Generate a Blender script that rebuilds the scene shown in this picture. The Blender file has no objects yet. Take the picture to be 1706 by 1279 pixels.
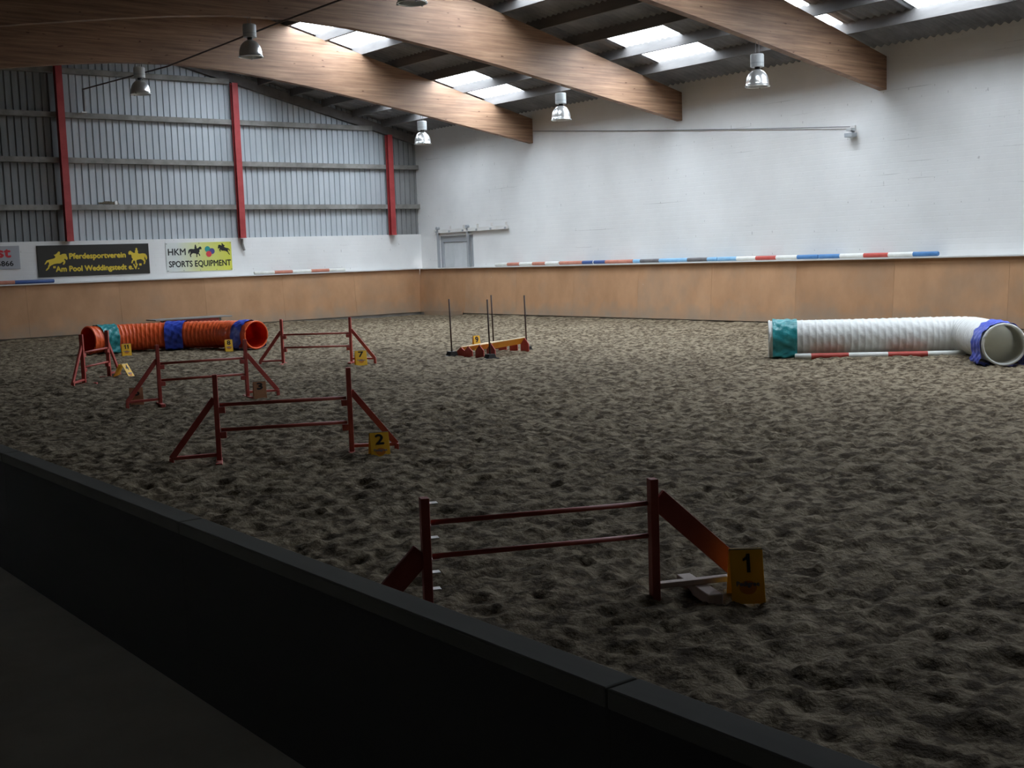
import bpy, math, random
import numpy as np
from mathutils import Vector, Matrix

random.seed(7)
RNG = np.random.default_rng(11)
S = bpy.context.scene
C = S.collection

# ------------------------------------------------------------------ camera
FPX, YAW, PITCH, ROLL = 1996.75, 0.6584, 0.1065, -0.0342
EYE = Vector((0.0, 0.0, 1.8))
fw = Vector((math.sin(YAW) * math.cos(PITCH), math.cos(YAW) * math.cos(PITCH), -math.sin(PITCH)))
r0 = Vector((math.cos(YAW), -math.sin(YAW), 0))
u0 = r0.cross(fw)
rv = math.cos(ROLL) * r0 + math.sin(ROLL) * u0
uv = -math.sin(ROLL) * r0 + math.cos(ROLL) * u0
cam_d = bpy.data.cameras.new('camera')
cam = bpy.data.objects.new('camera', cam_d)
C.objects.link(cam)
m = Matrix((rv, uv, -fw)).transposed().to_4x4()
m.translation = EYE
cam.matrix_world = m
cam_d.sensor_fit = 'HORIZONTAL'
cam_d.sensor_width = 36
cam_d.lens = FPX / 1706 * 36
cam_d.clip_start = 0.05
cam_d.clip_end = 300
S.camera = cam

# ------------------------------------------------------------------ daylight (overcast sky) and exposure
SKY_STRENGTH = 14.0
world = bpy.data.worlds.new('overcast_sky')
S.world = world
world.use_nodes = True
bg = world.node_tree.nodes['Background']
bg.inputs['Color'].default_value = (0.84, 0.92, 1.0, 1)
bg.inputs['Strength'].default_value = SKY_STRENGTH
S.view_settings.view_transform = 'Standard'
S.view_settings.look = 'None'
S.view_settings.gamma = 1
S.view_settings.exposure = 0.8
try:
    S.view_settings.use_curve_mapping = False
except Exception:
    pass
cy = S.cycles
cy.use_denoising = True
try:
    cy.denoiser = 'OPENIMAGEDENOISE'
    cy.denoising_input_passes = 'RGB_ALBEDO_NORMAL'
except Exception:
    pass
cy.max_bounces = 8
cy.diffuse_bounces = 6
cy.glossy_bounces = 3
cy.transparent_max_bounces = 8
cy.sample_clamp_indirect = 8
cy.caustics_reflective = False
cy.caustics_refractive = False

# hall dimensions
GY = 32.9          # far gable wall
RX = 21.9          # right side wall
CXR = 11.3         # ridge
LX = 0.7           # left eave
BAY = 5.862
BY = -8.0          # rear end of the hall
SL = 0.25
def roof_z(x, base):                     # roof line with its value at the eaves = base
    return base + SL * (RX - CXR - abs(x - CXR))

SKY_X = ((18.50, 20.60), (14.30, 16.40))
SKY_Y = [26.5 - 3.435 * k for k in range(-1, 10)]    # translucent strip centres; unseen ones behind the camera added to light near sand
SKY_YU = [26.5 - 3.435 * k for k in (-1, 0, 1, 2, 4, 5, 6, 7)]  # upper row; unseen strips added to light gable and near sand
SKY_ROWS = list(zip(SKY_X, (SKY_Y, SKY_YU)))
SKY_W = 1.77
for (xa, xb), yrow in SKY_ROWS:
    for yc in yrow:                      # portals: guide the sky light through seen and added roof openings
        ld = bpy.data.lights.new('skylight_portal', 'AREA')
        ld.shape = 'RECTANGLE'
        ld.size = (xb - xa) * math.sqrt(1 + SL * SL)
        ld.size_y = SKY_W
        ld.cycles.is_portal = True
        lo = bpy.data.objects.new('skylight_portal', ld)
        C.objects.link(lo)
        xc = (xa + xb) / 2
        lo.location = (xc, yc, roof_z(xc, 5.85) + 0.08)
        lo.rotation_euler = (0, math.atan(SL), 0)

# ------------------------------------------------------------------ materials
def mat(name, col, rough=0.7, metal=0.0, var=None, vscale=8.0, stretch=(1, 1, 1), detail=5.0, lo=0.35, hi=0.65,
        bump=0.0, bscale=40.0, bdist=0.01, spec=0.4):
    m_ = bpy.data.materials.new(name)
    m_.use_nodes = True
    nt = m_.node_tree
    b = nt.nodes['Principled BSDF']
    b.inputs['Base Color'].default_value = (*col, 1)
    b.inputs['Roughness'].default_value = rough
    b.inputs['Metallic'].default_value = metal
    b.inputs['Specular IOR Level'].default_value = spec
    tc = None
    if var or bump:
        tc = nt.nodes.new('ShaderNodeTexCoord')
        mp = nt.nodes.new('ShaderNodeMapping')
        mp.inputs['Scale'].default_value = stretch
        nt.links.new(tc.outputs['Object'], mp.inputs['Vector'])
    if var:
        n = nt.nodes.new('ShaderNodeTexNoise')
        n.inputs['Scale'].default_value = vscale
        n.inputs['Detail'].default_value = detail
        n.inputs['Roughness'].default_value = 0.6
        nt.links.new(mp.outputs[0], n.inputs['Vector'])
        cr = nt.nodes.new('ShaderNodeValToRGB')
        cr.color_ramp.elements[0].position = lo
        cr.color_ramp.elements[0].color = (*col, 1)
        cr.color_ramp.elements[1].position = hi
        cr.color_ramp.elements[1].color = (*var, 1)
        nt.links.new(n.outputs['Fac'], cr.inputs['Fac'])
        nt.links.new(cr.outputs['Color'], b.inputs['Base Color'])
    if bump:
        n2 = nt.nodes.new('ShaderNodeTexNoise')
        n2.inputs['Scale'].default_value = bscale
        n2.inputs['Detail'].default_value = 4
        nt.links.new(mp.outputs[0], n2.inputs['Vector'])
        bp = nt.nodes.new('ShaderNodeBump')
        bp.inputs['Strength'].default_value = bump
        bp.inputs['Distance'].default_value = bdist
        nt.links.new(n2.outputs['Fac'], bp.inputs['Height'])
        nt.links.new(bp.outputs['Normal'], b.inputs['Normal'])
    return m_

def mixcol(nt, a, b, fac, mode='MIX'):
    mx = nt.nodes.new('ShaderNodeMix')
    mx.data_type = 'RGBA'
    mx.blend_type = mode
    for sock, v in ((mx.inputs[0], fac), (mx.inputs[6], a), (mx.inputs[7], b)):
        if isinstance(v, (int, float)):
            sock.default_value = v
        elif isinstance(v, tuple):
            sock.default_value = (*v, 1)
        else:
            nt.links.new(v, sock)
    return mx.outputs[2]

def ramp(nt, fac, stops):
    cr = nt.nodes.new('ShaderNodeValToRGB')
    e = cr.color_ramp.elements
    while len(e) < len(stops):
        e.new(0.5)
    for k, (p_, c_) in enumerate(stops):
        e[k].position = p_
        e[k].color = (*c_, 1) if len(c_) == 3 else c_
    nt.links.new(fac, cr.inputs['Fac'])
    return cr.outputs['Color']

def noise(nt, vec, scale, detail=4.0, rough=0.55):
    n = nt.nodes.new('ShaderNodeTexNoise')
    n.inputs['Scale'].default_value = scale
    n.inputs['Detail'].default_value = detail
    n.inputs['Roughness'].default_value = rough
    nt.links.new(vec, n.inputs['Vector'])
    return n.outputs['Fac']

def coords(nt, scale=(1, 1, 1), rot=(0, 0, 0)):
    tc = nt.nodes.new('ShaderNodeTexCoord')
    mp = nt.nodes.new('ShaderNodeMapping')
    mp.inputs['Scale'].default_value = scale
    mp.inputs['Rotation'].default_value = rot
    nt.links.new(tc.outputs['Object'], mp.inputs['Vector'])
    return mp.outputs[0]

def brick_mat(name, axis):
    """whitewashed brickwork; axis says which way the wall runs"""
    m_ = bpy.data.materials.new(name)
    m_.use_nodes = True
    nt = m_.node_tree
    b = nt.nodes['Principled BSDF']
    b.inputs['Roughness'].default_value = 0.85
    b.inputs['Specular IOR Level'].default_value = 0.2
    tc = nt.nodes.new('ShaderNodeTexCoord')
    sx = nt.nodes.new('ShaderNodeSeparateXYZ')
    nt.links.new(tc.outputs['Object'], sx.inputs[0])
    cx = nt.nodes.new('ShaderNodeCombineXYZ')
    nt.links.new(sx.outputs['Y' if axis == 'y' else 'X'], cx.inputs['X'])
    nt.links.new(sx.outputs['Z'], cx.inputs['Y'])
    br = nt.nodes.new('ShaderNodeTexBrick')
    br.inputs['Scale'].default_value = 1.0
    br.inputs['Brick Width'].default_value = 0.60
    br.inputs['Row Height'].default_value = 0.115
    br.inputs['Mortar Size'].default_value = 0.010
    br.inputs['Mortar Smooth'].default_value = 0.4
    br.inputs['Color1'].default_value = (1, 1, 1, 1)
    br.inputs['Color2'].default_value = (1, 1, 1, 1)
    br.inputs['Mortar'].default_value = (0, 0, 0, 1)
    nt.links.new(cx.outputs[0], br.inputs['Vector'])
    # long cracks that follow single courses
    mp = nt.nodes.new('ShaderNodeMapping')
    mp.inputs['Scale'].default_value = (0.30, 8.7, 1)
    nt.links.new(cx.outputs[0], mp.inputs['Vector'])
    crack = ramp(nt, noise(nt, mp.outputs[0], 1.0, 3), [(0.60, (0, 0, 0)), (0.68, (1, 1, 1))])
    inv = ramp(nt, br.outputs['Fac'], [(0.0, (0, 0, 0)), (1.0, (1, 1, 1))])
    f = mixcol(nt, inv, crack, 1.0, 'MULTIPLY')
    paint = ramp(nt, noise(nt, tc.outputs['Object'], 0.6, 5), [(0.3, (0.70, 0.70, 0.69)), (0.7, (0.80, 0.80, 0.79))])
    # dirt and eave shade painted together, greyer higher up, ragged edges
    g = nt.nodes.new('ShaderNodeMath'); g.operation = 'MULTIPLY_ADD'
    nt.links.new(noise(nt, tc.outputs['Object'], 0.8, 5), g.inputs[0])
    g.inputs[1].default_value = 1.6
    nt.links.new(sx.outputs['Z'], g.inputs[2])
    dirt = ramp(nt, g.outputs[0], [(0.0, (0, 0, 0)), (1.0, (1, 1, 1))])
    mr = nt.nodes.new('ShaderNodeMapRange')
    nt.links.new(g.outputs[0], mr.inputs['Value'])
    mr.inputs['From Min'].default_value = 5.3
    mr.inputs['From Max'].default_value = 7.2
    mr.inputs['To Max'].default_value = 0.45
    c1 = mixcol(nt, paint, (0.42, 0.40, 0.37), mr.outputs[0])
    spots = ramp(nt, noise(nt, tc.outputs['Object'], 5.0, 3), [(0.74, (0, 0, 0)), (0.78, (1, 1, 1))])
    c2 = mixcol(nt, c1, (0.32, 0.31, 0.30), mixcol(nt, (0, 0, 0), (0.5, 0.5, 0.5), spots))
    c3 = mixcol(nt, c2, (0.33, 0.32, 0.31), mixcol(nt, (0, 0, 0), (0.75, 0.75, 0.75), f))
    nt.links.new(c3, b.inputs['Base Color'])
    h = nt.nodes.new('ShaderNodeMath'); h.operation = 'MULTIPLY_ADD'
    nt.links.new(br.outputs['Fac'], h.inputs[0])
    h.inputs[1].default_value = -1.0
    nt.links.new(noise(nt, tc.outputs['Object'], 9.0, 4), h.inputs[2])
    bp = nt.nodes.new('ShaderNodeBump')
    bp.inputs['Strength'].default_value = 0.22
    bp.inputs['Distance'].default_value = 0.004
    nt.links.new(h.outputs[0], bp.inputs['Height'])
    nt.links.new(bp.outputs['Normal'], b.inputs['Normal'])
    return m_

def wood_beam_mat():
    m_ = bpy.data.materials.new('glulam_wood')
    m_.use_nodes = True
    nt = m_.node_tree
    b = nt.nodes['Principled BSDF']
    b.inputs['Roughness'].default_value = 0.6
    v = coords(nt, (0.35, 1, 9))
    grain = ramp(nt, noise(nt, v, 2.2, 6, 0.65), [(0.3, (0.18, 0.095, 0.054)), (0.5, (0.30, 0.172, 0.102)), (0.72, (0.41, 0.255, 0.157))])
    v2 = coords(nt, (0.5, 1, 24))
    lam = ramp(nt, noise(nt, v2, 1.0, 1), [(0.4, (0.75, 0.75, 0.75)), (0.6, (1, 1, 1))])
    c1 = mixcol(nt, grain, lam, 0.7, 'MULTIPLY')
    v3 = coords(nt, (2.2, 1, 5))
    kn = ramp(nt, noise(nt, v3, 2.6, 1), [(0.73, (1, 1, 1)), (0.77, (0.45, 0.35, 0.3))])
    c2 = mixcol(nt, c1, kn, 1.0, 'MULTIPLY')
    v4 = coords(nt, (0.25, 1, 0.6))
    st = ramp(nt, noise(nt, v4, 1.5, 5), [(0.42, (1, 1, 1)), (0.75, (0.55, 0.5, 0.47))])
    c3 = mixcol(nt, c2, st, 1.0, 'MULTIPLY')
    nt.links.new(c3, b.inputs['Base Color'])
    bp = nt.nodes.new('ShaderNodeBump')
    bp.inputs['Strength'].default_value = 0.15
    bp.inputs['Distance'].default_value = 0.004
    nt.links.new(noise(nt, v, 6, 4), bp.inputs['Height'])
    nt.links.new(bp.outputs['Normal'], b.inputs['Normal'])
    return m_

def sand_mat():
    m_ = bpy.data.materials.new('riding_sand')
    m_.use_nodes = True
    nt = m_.node_tree
    b = nt.nodes['Principled BSDF']
    b.inputs['Roughness'].default_value = 0.95
    b.inputs['Specular IOR Level'].default_value = 0.1
    v = coords(nt)
    c1 = ramp(nt, noise(nt, v, 7.5, 7, 0.66), [(0.42, (0.070, 0.051, 0.031)), (0.47, (0.120, 0.092, 0.059)), (0.53, (0.208, 0.167, 0.113)), (0.62, (0.285, 0.234, 0.163))])
    c2 = ramp(nt, noise(nt, v, 0.35, 4), [(0.35, (0.78, 0.77, 0.76)), (0.65, (1, 1, 1))])
    c3 = mixcol(nt, c1, c2, 1.0, 'MULTIPLY')
    nt.links.new(c3, b.inputs['Base Color'])
    bp = nt.nodes.new('ShaderNodeBump')
    bp.inputs['Strength'].default_value = 0.9
    bp.inputs['Distance'].default_value = 0.02
    nt.links.new(noise(nt, v, 22, 5, 0.6), bp.inputs['Height'])
    nt.links.new(bp.outputs['Normal'], b.inputs['Normal'])
    return m_

def ply_mat():
    m_ = bpy.data.materials.new('plywood')
    m_.use_nodes = True
    nt = m_.node_tree
    b = nt.nodes['Principled BSDF']
    b.inputs['Roughness'].default_value = 0.7
    tc = nt.nodes.new('ShaderNodeTexCoord')
    w = tc.outputs['Object']
    oi = nt.nodes.new('ShaderNodeObjectInfo')
    ad = nt.nodes.new('ShaderNodeVectorMath'); ad.operation = 'ADD'
    nt.links.new(w, ad.inputs[0])
    nt.links.new(oi.outputs['Location'], ad.inputs[1])
    v = ad.outputs[0]
    mp = nt.nodes.new('ShaderNodeMapping')
    mp.inputs['Scale'].default_value = (1.3, 1.3, 0.8)
    nt.links.new(v, mp.inputs['Vector'])
    c1 = ramp(nt, noise(nt, mp.outputs[0], 1.4, 7, 0.6), [(0.3, (0.42, 0.225, 0.110)), (0.7, (0.54, 0.305, 0.160))])
    tone = ramp(nt, oi.outputs['Random'], [(0.0, (0.90, 0.88, 0.86)), (1.0, (1.0, 1.0, 1.0))])
    c1 = mixcol(nt, c1, tone, 1.0, 'MULTIPLY')
    dirt = ramp(nt, noise(nt, v, 0.7, 6, 0.6), [(0.50, (0, 0, 0)), (0.72, (0.4, 0.4, 0.4))])
    c2 = mixcol(nt, c1, (0.30, 0.235, 0.175), dirt)
    # splashed arena dirt along the lower edge
    sz = nt.nodes.new('ShaderNodeSeparateXYZ'); nt.links.new(w, sz.inputs[0])
    g = nt.nodes.new('ShaderNodeMath'); g.operation = 'MULTIPLY_ADD'
    nt.links.new(noise(nt, v, 2.5, 6), g.inputs[0]); g.inputs[1].default_value = 0.9
    nt.links.new(sz.outputs['Z'], g.inputs[2])
    sp = ramp(nt, g.outputs[0], [(0.40, (0.8, 0.8, 0.8)), (0.95, (0, 0, 0))])
    c3 = mixcol(nt, c2, (0.27, 0.23, 0.18), sp)
    scr = ramp(nt, noise(nt, mp.outputs[0], 7.0, 2), [(0.77, (0, 0, 0)), (0.79, (0.6, 0.6, 0.6))])
    c4 = mixcol(nt, c3, (0.62, 0.56, 0.48), scr)
    nt.links.new(c4, b.inputs['Base Color'])
    return m_

M = {}
M['brick_x'] = brick_mat('painted_brick_gable', 'x')
M['brick_y'] = brick_mat('painted_brick_side', 'y')
M['beam'] = wood_beam_mat()
M['sand'] = sand_mat()
M['ply'] = ply_mat()
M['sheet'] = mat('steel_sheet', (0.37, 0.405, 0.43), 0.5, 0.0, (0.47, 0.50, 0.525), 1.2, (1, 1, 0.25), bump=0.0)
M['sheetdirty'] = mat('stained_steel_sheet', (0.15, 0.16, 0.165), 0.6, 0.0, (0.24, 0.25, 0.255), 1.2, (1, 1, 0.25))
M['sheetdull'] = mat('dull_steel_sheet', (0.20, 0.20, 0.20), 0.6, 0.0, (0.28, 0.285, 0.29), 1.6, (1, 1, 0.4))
M['girt'] = mat('dusty_girt', (0.17, 0.16, 0.145), 0.8, 0.0, (0.28, 0.27, 0.25), 3.0)
M['redsteel'] = mat('red_steel', (0.31, 0.032, 0.034), 0.5, 0.0, (0.40, 0.055, 0.055), 3.0)
M['fibre'] = mat('fibre_cement', (0.13, 0.13, 0.135), 0.9, 0.0, (0.22, 0.22, 0.225), 1.1, bump=0.2, bscale=12)
M['purlin'] = mat('purlin_wood', (0.10, 0.095, 0.092), 0.9, 0.0, (0.15, 0.14, 0.135), 3.0, (1, 0.2, 1))
M['concrete'] = mat('concrete', (0.20, 0.19, 0.175), 0.9, 0.0, (0.29, 0.275, 0.25), 1.5, bump=0.2, bscale=20)
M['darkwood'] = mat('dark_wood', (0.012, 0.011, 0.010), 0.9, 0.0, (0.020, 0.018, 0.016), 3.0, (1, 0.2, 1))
M['gallerywhite'] = mat('whitewashed_render', (0.60, 0.58, 0.55), 0.9, 0.0, (0.68, 0.66, 0.63), 1.0)
M['galleryfloor'] = mat('pale_concrete', (0.36, 0.34, 0.31), 0.9, 0.0, (0.46, 0.44, 0.40), 1.5, bump=0.2, bscale=20)
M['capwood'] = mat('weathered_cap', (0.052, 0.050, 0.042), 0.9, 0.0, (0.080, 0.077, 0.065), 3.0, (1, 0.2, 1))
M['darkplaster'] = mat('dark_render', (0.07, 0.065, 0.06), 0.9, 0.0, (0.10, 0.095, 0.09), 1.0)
M['ledge'] = mat('painted_ledge', (0.62, 0.60, 0.57), 0.7, 0.0, (0.70, 0.69, 0.67), 2.0)
M['red'] = mat('red_paint', (0.40, 0.055, 0.045), 0.5, 0.0, (0.48, 0.10, 0.08), 7.0)
M['redold'] = mat('old_red_paint', (0.26, 0.04, 0.03), 0.6, 0.0, (0.34, 0.07, 0.05), 7.0)
M['barred'] = mat('bar_red', (0.38, 0.07, 0.05), 0.5)
M['rodbrown'] = mat('dark_brown_rod', (0.06, 0.035, 0.028), 0.6)
M['palewood'] = mat('pale_worn_wood', (0.42, 0.33, 0.30), 0.7, 0.0, (0.52, 0.44, 0.40), 7.0)
M['clip'] = mat('white_clip', (0.85, 0.85, 0.82), 0.4)
M['yellow'] = mat('yellow_plate', (0.92, 0.52, 0.03), 0.5, 0.0, (0.95, 0.58, 0.05), 4.0)
M['dullplate'] = mat('dull_brown_plate', (0.34, 0.15, 0.07), 0.7, 0.0, (0.42, 0.20, 0.10), 6.0)
M['black'] = mat('black_print', (0.012, 0.012, 0.012), 0.6)
M['greyprint'] = mat('grey_print', (0.16, 0.20, 0.26), 0.6)
M['badge'] = mat('orange_badge', (0.66, 0.22, 0.02), 0.6)
M['blackpl'] = mat('black_plastic', (0.02, 0.02, 0.022), 0.5)
M['orangef'] = mat('orange_fabric', (0.92, 0.13, 0.035), 0.32, 0.0, (0.95, 0.17, 0.05), 5.0, bump=0.5, bscale=16, bdist=0.02)
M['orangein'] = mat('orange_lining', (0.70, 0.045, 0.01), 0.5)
M['bluef'] = mat('blue_tarpaulin', (0.035, 0.065, 0.48), 0.3, 0.0, (0.06, 0.11, 0.60), 5.0, bump=0.6, bscale=9, bdist=0.03)
M['tealf'] = mat('teal_tarpaulin', (0.02, 0.22, 0.24), 0.3, 0.0, (0.05, 0.33, 0.35), 5.0, bump=0.6, bscale=9, bdist=0.03)
M['whitef'] = mat('white_fabric', (0.84, 0.84, 0.81), 0.4, 0.0, (0.88, 0.88, 0.86), 5.0, bump=0.5, bscale=16, bdist=0.015)
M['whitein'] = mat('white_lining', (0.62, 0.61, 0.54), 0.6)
M['pwhite'] = mat('pole_white', (0.72, 0.72, 0.68), 0.5, 0.0, (0.64, 0.63, 0.58), 6.0)
M['pred'] = mat('pole_red', (0.42, 0.05, 0.035), 0.5, 0.0, (0.48, 0.08, 0.06), 6.0)
M['pbrick'] = mat('pole_faded_red', (0.44, 0.15, 0.10), 0.6, 0.0, (0.50, 0.21, 0.14), 6.0)
M['pblue'] = mat('pole_blue', (0.05, 0.16, 0.36), 0.5, 0.0, (0.07, 0.20, 0.42), 6.0)
M['plblue'] = mat('pole_light_blue', (0.17, 0.36, 0.56), 0.5, 0.0, (0.22, 0.42, 0.60), 6.0)
M['pdark'] = mat('pole_dark', (0.09, 0.08, 0.08), 0.5, 0.0, (0.13, 0.12, 0.12), 6.0)
M['pnavy'] = mat('pole_navy', (0.03, 0.07, 0.22), 0.5)
M['alu'] = mat('spun_aluminium', (0.80, 0.80, 0.78), 0.28, 0.75)
M['lampgrey'] = mat('lamp_housing', (0.50, 0.52, 0.52), 0.45, 0.1)
M['wire'] = mat('steel_wire', (0.20, 0.20, 0.20), 0.5, 0.3)
M['signblack'] = mat('sign_black', (0.022, 0.020, 0.016), 0.5)
M['signyellow'] = mat('sign_yellow', (0.68, 0.50, 0.04), 0.5)
M['signcream'] = mat('sign_cream', (0.66, 0.58, 0.30), 0.5)
M['signgrey'] = mat('sign_grey', (0.36, 0.37, 0.40), 0.5)
M['signred'] = mat('sign_red', (0.52, 0.03, 0.04), 0.5)
M['teal'] = mat('print_teal', (0.02, 0.28, 0.27), 0.6)
M['purple'] = mat('print_violet', (0.07, 0.07, 0.24), 0.6)
M['printred'] = mat('print_red', (0.62, 0.05, 0.06), 0.6)
M['doorgrey'] = mat('door_grey', (0.50, 0.53, 0.54), 0.6, 0.0, (0.58, 0.60, 0.61), 2.0)
M['doorframe'] = mat('door_frame_grey', (0.36, 0.38, 0.40), 0.6)
M['orangeboard'] = mat('orange_board', (0.80, 0.26, 0.02), 0.5, 0.0, (0.85, 0.34, 0.03), 4.0)
M['creamedge'] = mat('cream_edge', (0.85, 0.68, 0.42), 0.5)
M['greywood'] = mat('grey_wood', (0.24, 0.23, 0.22), 0.8, 0.0, (0.30, 0.28, 0.26), 5.0)
M['straw'] = mat('nest_straw', (0.13, 0.11, 0.08), 0.9, 0.0, (0.22, 0.19, 0.13), 20.0)
# the white-to-lime print of the equipment banner (a printed gradient)
mb_ = bpy.data.materials.new('banner_print'); mb_.use_nodes = True
_nt = mb_.node_tree
_tc = _nt.nodes.new('ShaderNodeTexCoord'); _sx = _nt.nodes.new('ShaderNodeSeparateXYZ')
_nt.links.new(_tc.outputs['Object'], _sx.inputs[0])
_nt.links.new(ramp(_nt, _sx.outputs['X'], [(0.15, (0.66, 0.69, 0.66)), (0.55, (0.64, 0.66, 0.22)), (0.95, (0.62, 0.62, 0.07))]), _nt.nodes['Principled BSDF'].inputs['Base Color'])
# map x 0..2 m onto the ramp
_mr = _nt.nodes.new('ShaderNodeMapRange'); _mr.inputs['From Max'].default_value = 2.0
_nt.links.new(_sx.outputs['X'], _mr.inputs['Value'])
for l_ in list(_nt.links):
    if l_.to_node.type == 'VALTORGB':
        _nt.links.remove(l_)
for n_ in _nt.nodes:
    if n_.type == 'VALTORGB':
        _nt.links.new(_mr.outputs[0], n_.inputs['Fac'])
_nt.nodes['Principled BSDF'].inputs['Roughness'].default_value = 0.5
M['banner'] = mb_
# translucent roof sheet
ms = bpy.data.materials.new('translucent_roof_sheet'); ms.use_nodes = True
_nt = ms.node_tree
_nt.nodes.remove(_nt.nodes['Principled BSDF'])
_t = _nt.nodes.new('ShaderNodeBsdfTransparent'); _t.inputs[0].default_value = (0.86, 0.88, 0.90, 1)
_d = _nt.nodes.new('ShaderNodeBsdfTranslucent'); _d.inputs[0].default_value = (0.8, 0.82, 0.84, 1)
_x = _nt.nodes.new('ShaderNodeMixShader'); _x.inputs[0].default_value = 0.15
_nt.links.new(_t.outputs[0], _x.inputs[1]); _nt.links.new(_d.outputs[0], _x.inputs[2])
_nt.links.new(_x.outputs[0], _nt.nodes['Material Output'].inputs[0])
M['skylight'] = ms
for key, tcol, fac in (('whitef', (0.86, 0.85, 0.80), 0.25), ('whitein', (0.86, 0.84, 0.76), 0.45), ('orangef', (0.90, 0.14, 0.03), 0.15), ('orangein', (0.85, 0.10, 0.02), 0.3), ('yellow', (0.9, 0.55, 0.05), 0.12)):
    nt_ = M[key].node_tree                # thin woven cloth and thin plastic let light through
    pb = nt_.nodes['Principled BSDF']
    tl = nt_.nodes.new('ShaderNodeBsdfTranslucent'); tl.inputs[0].default_value = (*tcol, 1)
    mx_ = nt_.nodes.new('ShaderNodeMixShader'); mx_.inputs[0].default_value = fac
    nt_.links.new(pb.outputs[0], mx_.inputs[1]); nt_.links.new(tl.outputs[0], mx_.inputs[2])
    nt_.links.new(mx_.outputs[0], nt_.nodes['Material Output'].inputs[0])

# ------------------------------------------------------------------ mesh helpers
class MB:
    def __init__(s):
        s.v, s.f = [], []
    def add(s, vs, fs):
        o = len(s.v)
        s.v += [tuple(a) for a in vs]
        s.f += [tuple(i + o for i in f) for f in fs]
        return s
    def box(s, lo, hi):
        x0, y0, z0 = lo; x1, y1, z1 = hi
        return s.add([(x0, y0, z0), (x1, y0, z0), (x1, y1, z0), (x0, y1, z0), (x0, y0, z1), (x1, y0, z1), (x1, y1, z1), (x0, y1, z1)],
                     [(3, 2, 1, 0), (4, 5, 6, 7), (0, 1, 5, 4), (1, 2, 6, 5), (2, 3, 7, 6), (3, 0, 4, 7)])
    def bar(s, a, b, w, h, up=(0, 0, 1)):
        """rectangular bar from a to b, w sideways, h along up"""
        a, b = Vector(a), Vector(b)
        d = (b - a).normalized(); up = Vector(up)
        side = d.cross(up)
        side = side.normalized() if side.length > 1e-6 else Vector((1, 0, 0))
        u_ = side.cross(d).normalized()
        vs = []
        for p_ in (a, b):
            for sx_, sz_ in ((-1, -1), (1, -1), (1, 1), (-1, 1)):
                vs.append(p_ + side * (w / 2 * sx_) + u_ * (h / 2 * sz_))
        return s.add(vs, [(3, 2, 1, 0), (4, 5, 6, 7), (0, 1, 5, 4), (1, 2, 6, 5), (2, 3, 7, 6), (3, 0, 4, 7)])
    def prism(s, poly, axis, a, b):
        """poly in the plane normal to axis ('x','y','z'), extruded from a to b"""
        n = len(poly)
        def P(p_, t):
            return {'x': (t, p_[0], p_[1]), 'y': (p_[0], t, p_[1]), 'z': (p_[0], p_[1], t)}[axis]
        vs = [P(q, a) for q in poly] + [P(q, b) for q in poly]
        fs = [tuple(range(n)), tuple(range(2 * n - 1, n - 1, -1))]
        fs += [(i, i + n, (i + 1) % n + n, (i + 1) % n) for i in range(n)]
        return s.add(vs, fs)
    def tube(s, path, r, n=8, caps=True):
        path = [Vector(q) for q in path]
        rings = []
        for i, q in enumerate(path):
            d = (path[min(i + 1, len(path) - 1)] - path[max(i - 1, 0)]).normalized()
            ref = Vector((0, 0, 1)) if abs(d.z) < 0.9 else Vector((1, 0, 0))
            e1 = d.cross(ref).normalized(); e2 = e1.cross(d)
            rr = r[i] if isinstance(r, (list, tuple)) else r
            rings.append([q + e1 * (rr * math.cos(2 * math.pi * k / n)) + e2 * (rr * math.sin(2 * math.pi * k / n)) for k in range(n)])
        vs = [x for rg in rings for x in rg]
        fs = [(i * n + k, i * n + (k + 1) % n, (i + 1) * n + (k + 1) % n, (i + 1) * n + k) for i in range(len(path) - 1) for k in range(n)]
        if caps:
            fs += [tuple(range(n - 1, -1, -1)), tuple((len(path) - 1) * n + k for k in range(n))]
        return s.add(vs, fs)
    def lathe(s, prof, n=24, c=(0, 0, 0)):
        vs = [(c[0] + r * math.cos(2 * math.pi * k / n), c[1] + r * math.sin(2 * math.pi * k / n), c[2] + z) for r, z in prof for k in range(n)]
        fs = [(i * n + k, i * n + (k + 1) % n, (i + 1) * n + (k + 1) % n, (i + 1) * n + k) for i in range(len(prof) - 1) for k in range(n)]
        return s.add(vs, fs)
    def build(s, name, mt, parent=None, smooth=False):
        me = bpy.data.meshes.new(name)
        me.from_pydata(s.v, [], s.f)
        me.validate()
        if smooth:
            me.shade_smooth()
        return obj(name, me, mt, parent)

def obj(name, me, mt, parent=None):
    o = bpy.data.objects.new(name, me)
    if mt:
        me.materials.clear()
        me.materials.append(M[mt] if isinstance(mt, str) else mt)
    C.objects.link(o)
    if parent:
        o.parent = parent
    return o

def fix_normals(o):
    import bmesh
    bm = bmesh.new(); bm.from_mesh(o.data)
    bmesh.ops.recalc_face_normals(bm, faces=bm.faces)
    bm.to_mesh(o.data); bm.free()
    return o

def bevel(o, w=0.006, seg=2):
    md = o.modifiers.new('bevel', 'BEVEL'); md.width = w; md.segments = seg; md.limit_method = 'ANGLE'
    return o

def tag(o, label, cat, group=None):
    o['label'] = label; o['category'] = cat
    if group: o['group'] = group
    return o

def struct(o, label=None):
    o['kind'] = 'structure'
    if label: o['label'] = label
    return o

def thing(name, label, cat, loc=(0, 0, 0), rz=0.0, group=None):
    o = bpy.data.objects.new(name, None)
    o.empty_display_size = 0.1
    C.objects.link(o)
    o.location = loc; o.rotation_euler = (0, 0, rz)
    return tag(o, label, cat, group)

def copy_tree(o, parent=None):
    c = o.copy(); C.objects.link(c); c.parent = parent
    for ch in list(o.children):
        copy_tree(ch, c)
    return c

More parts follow.
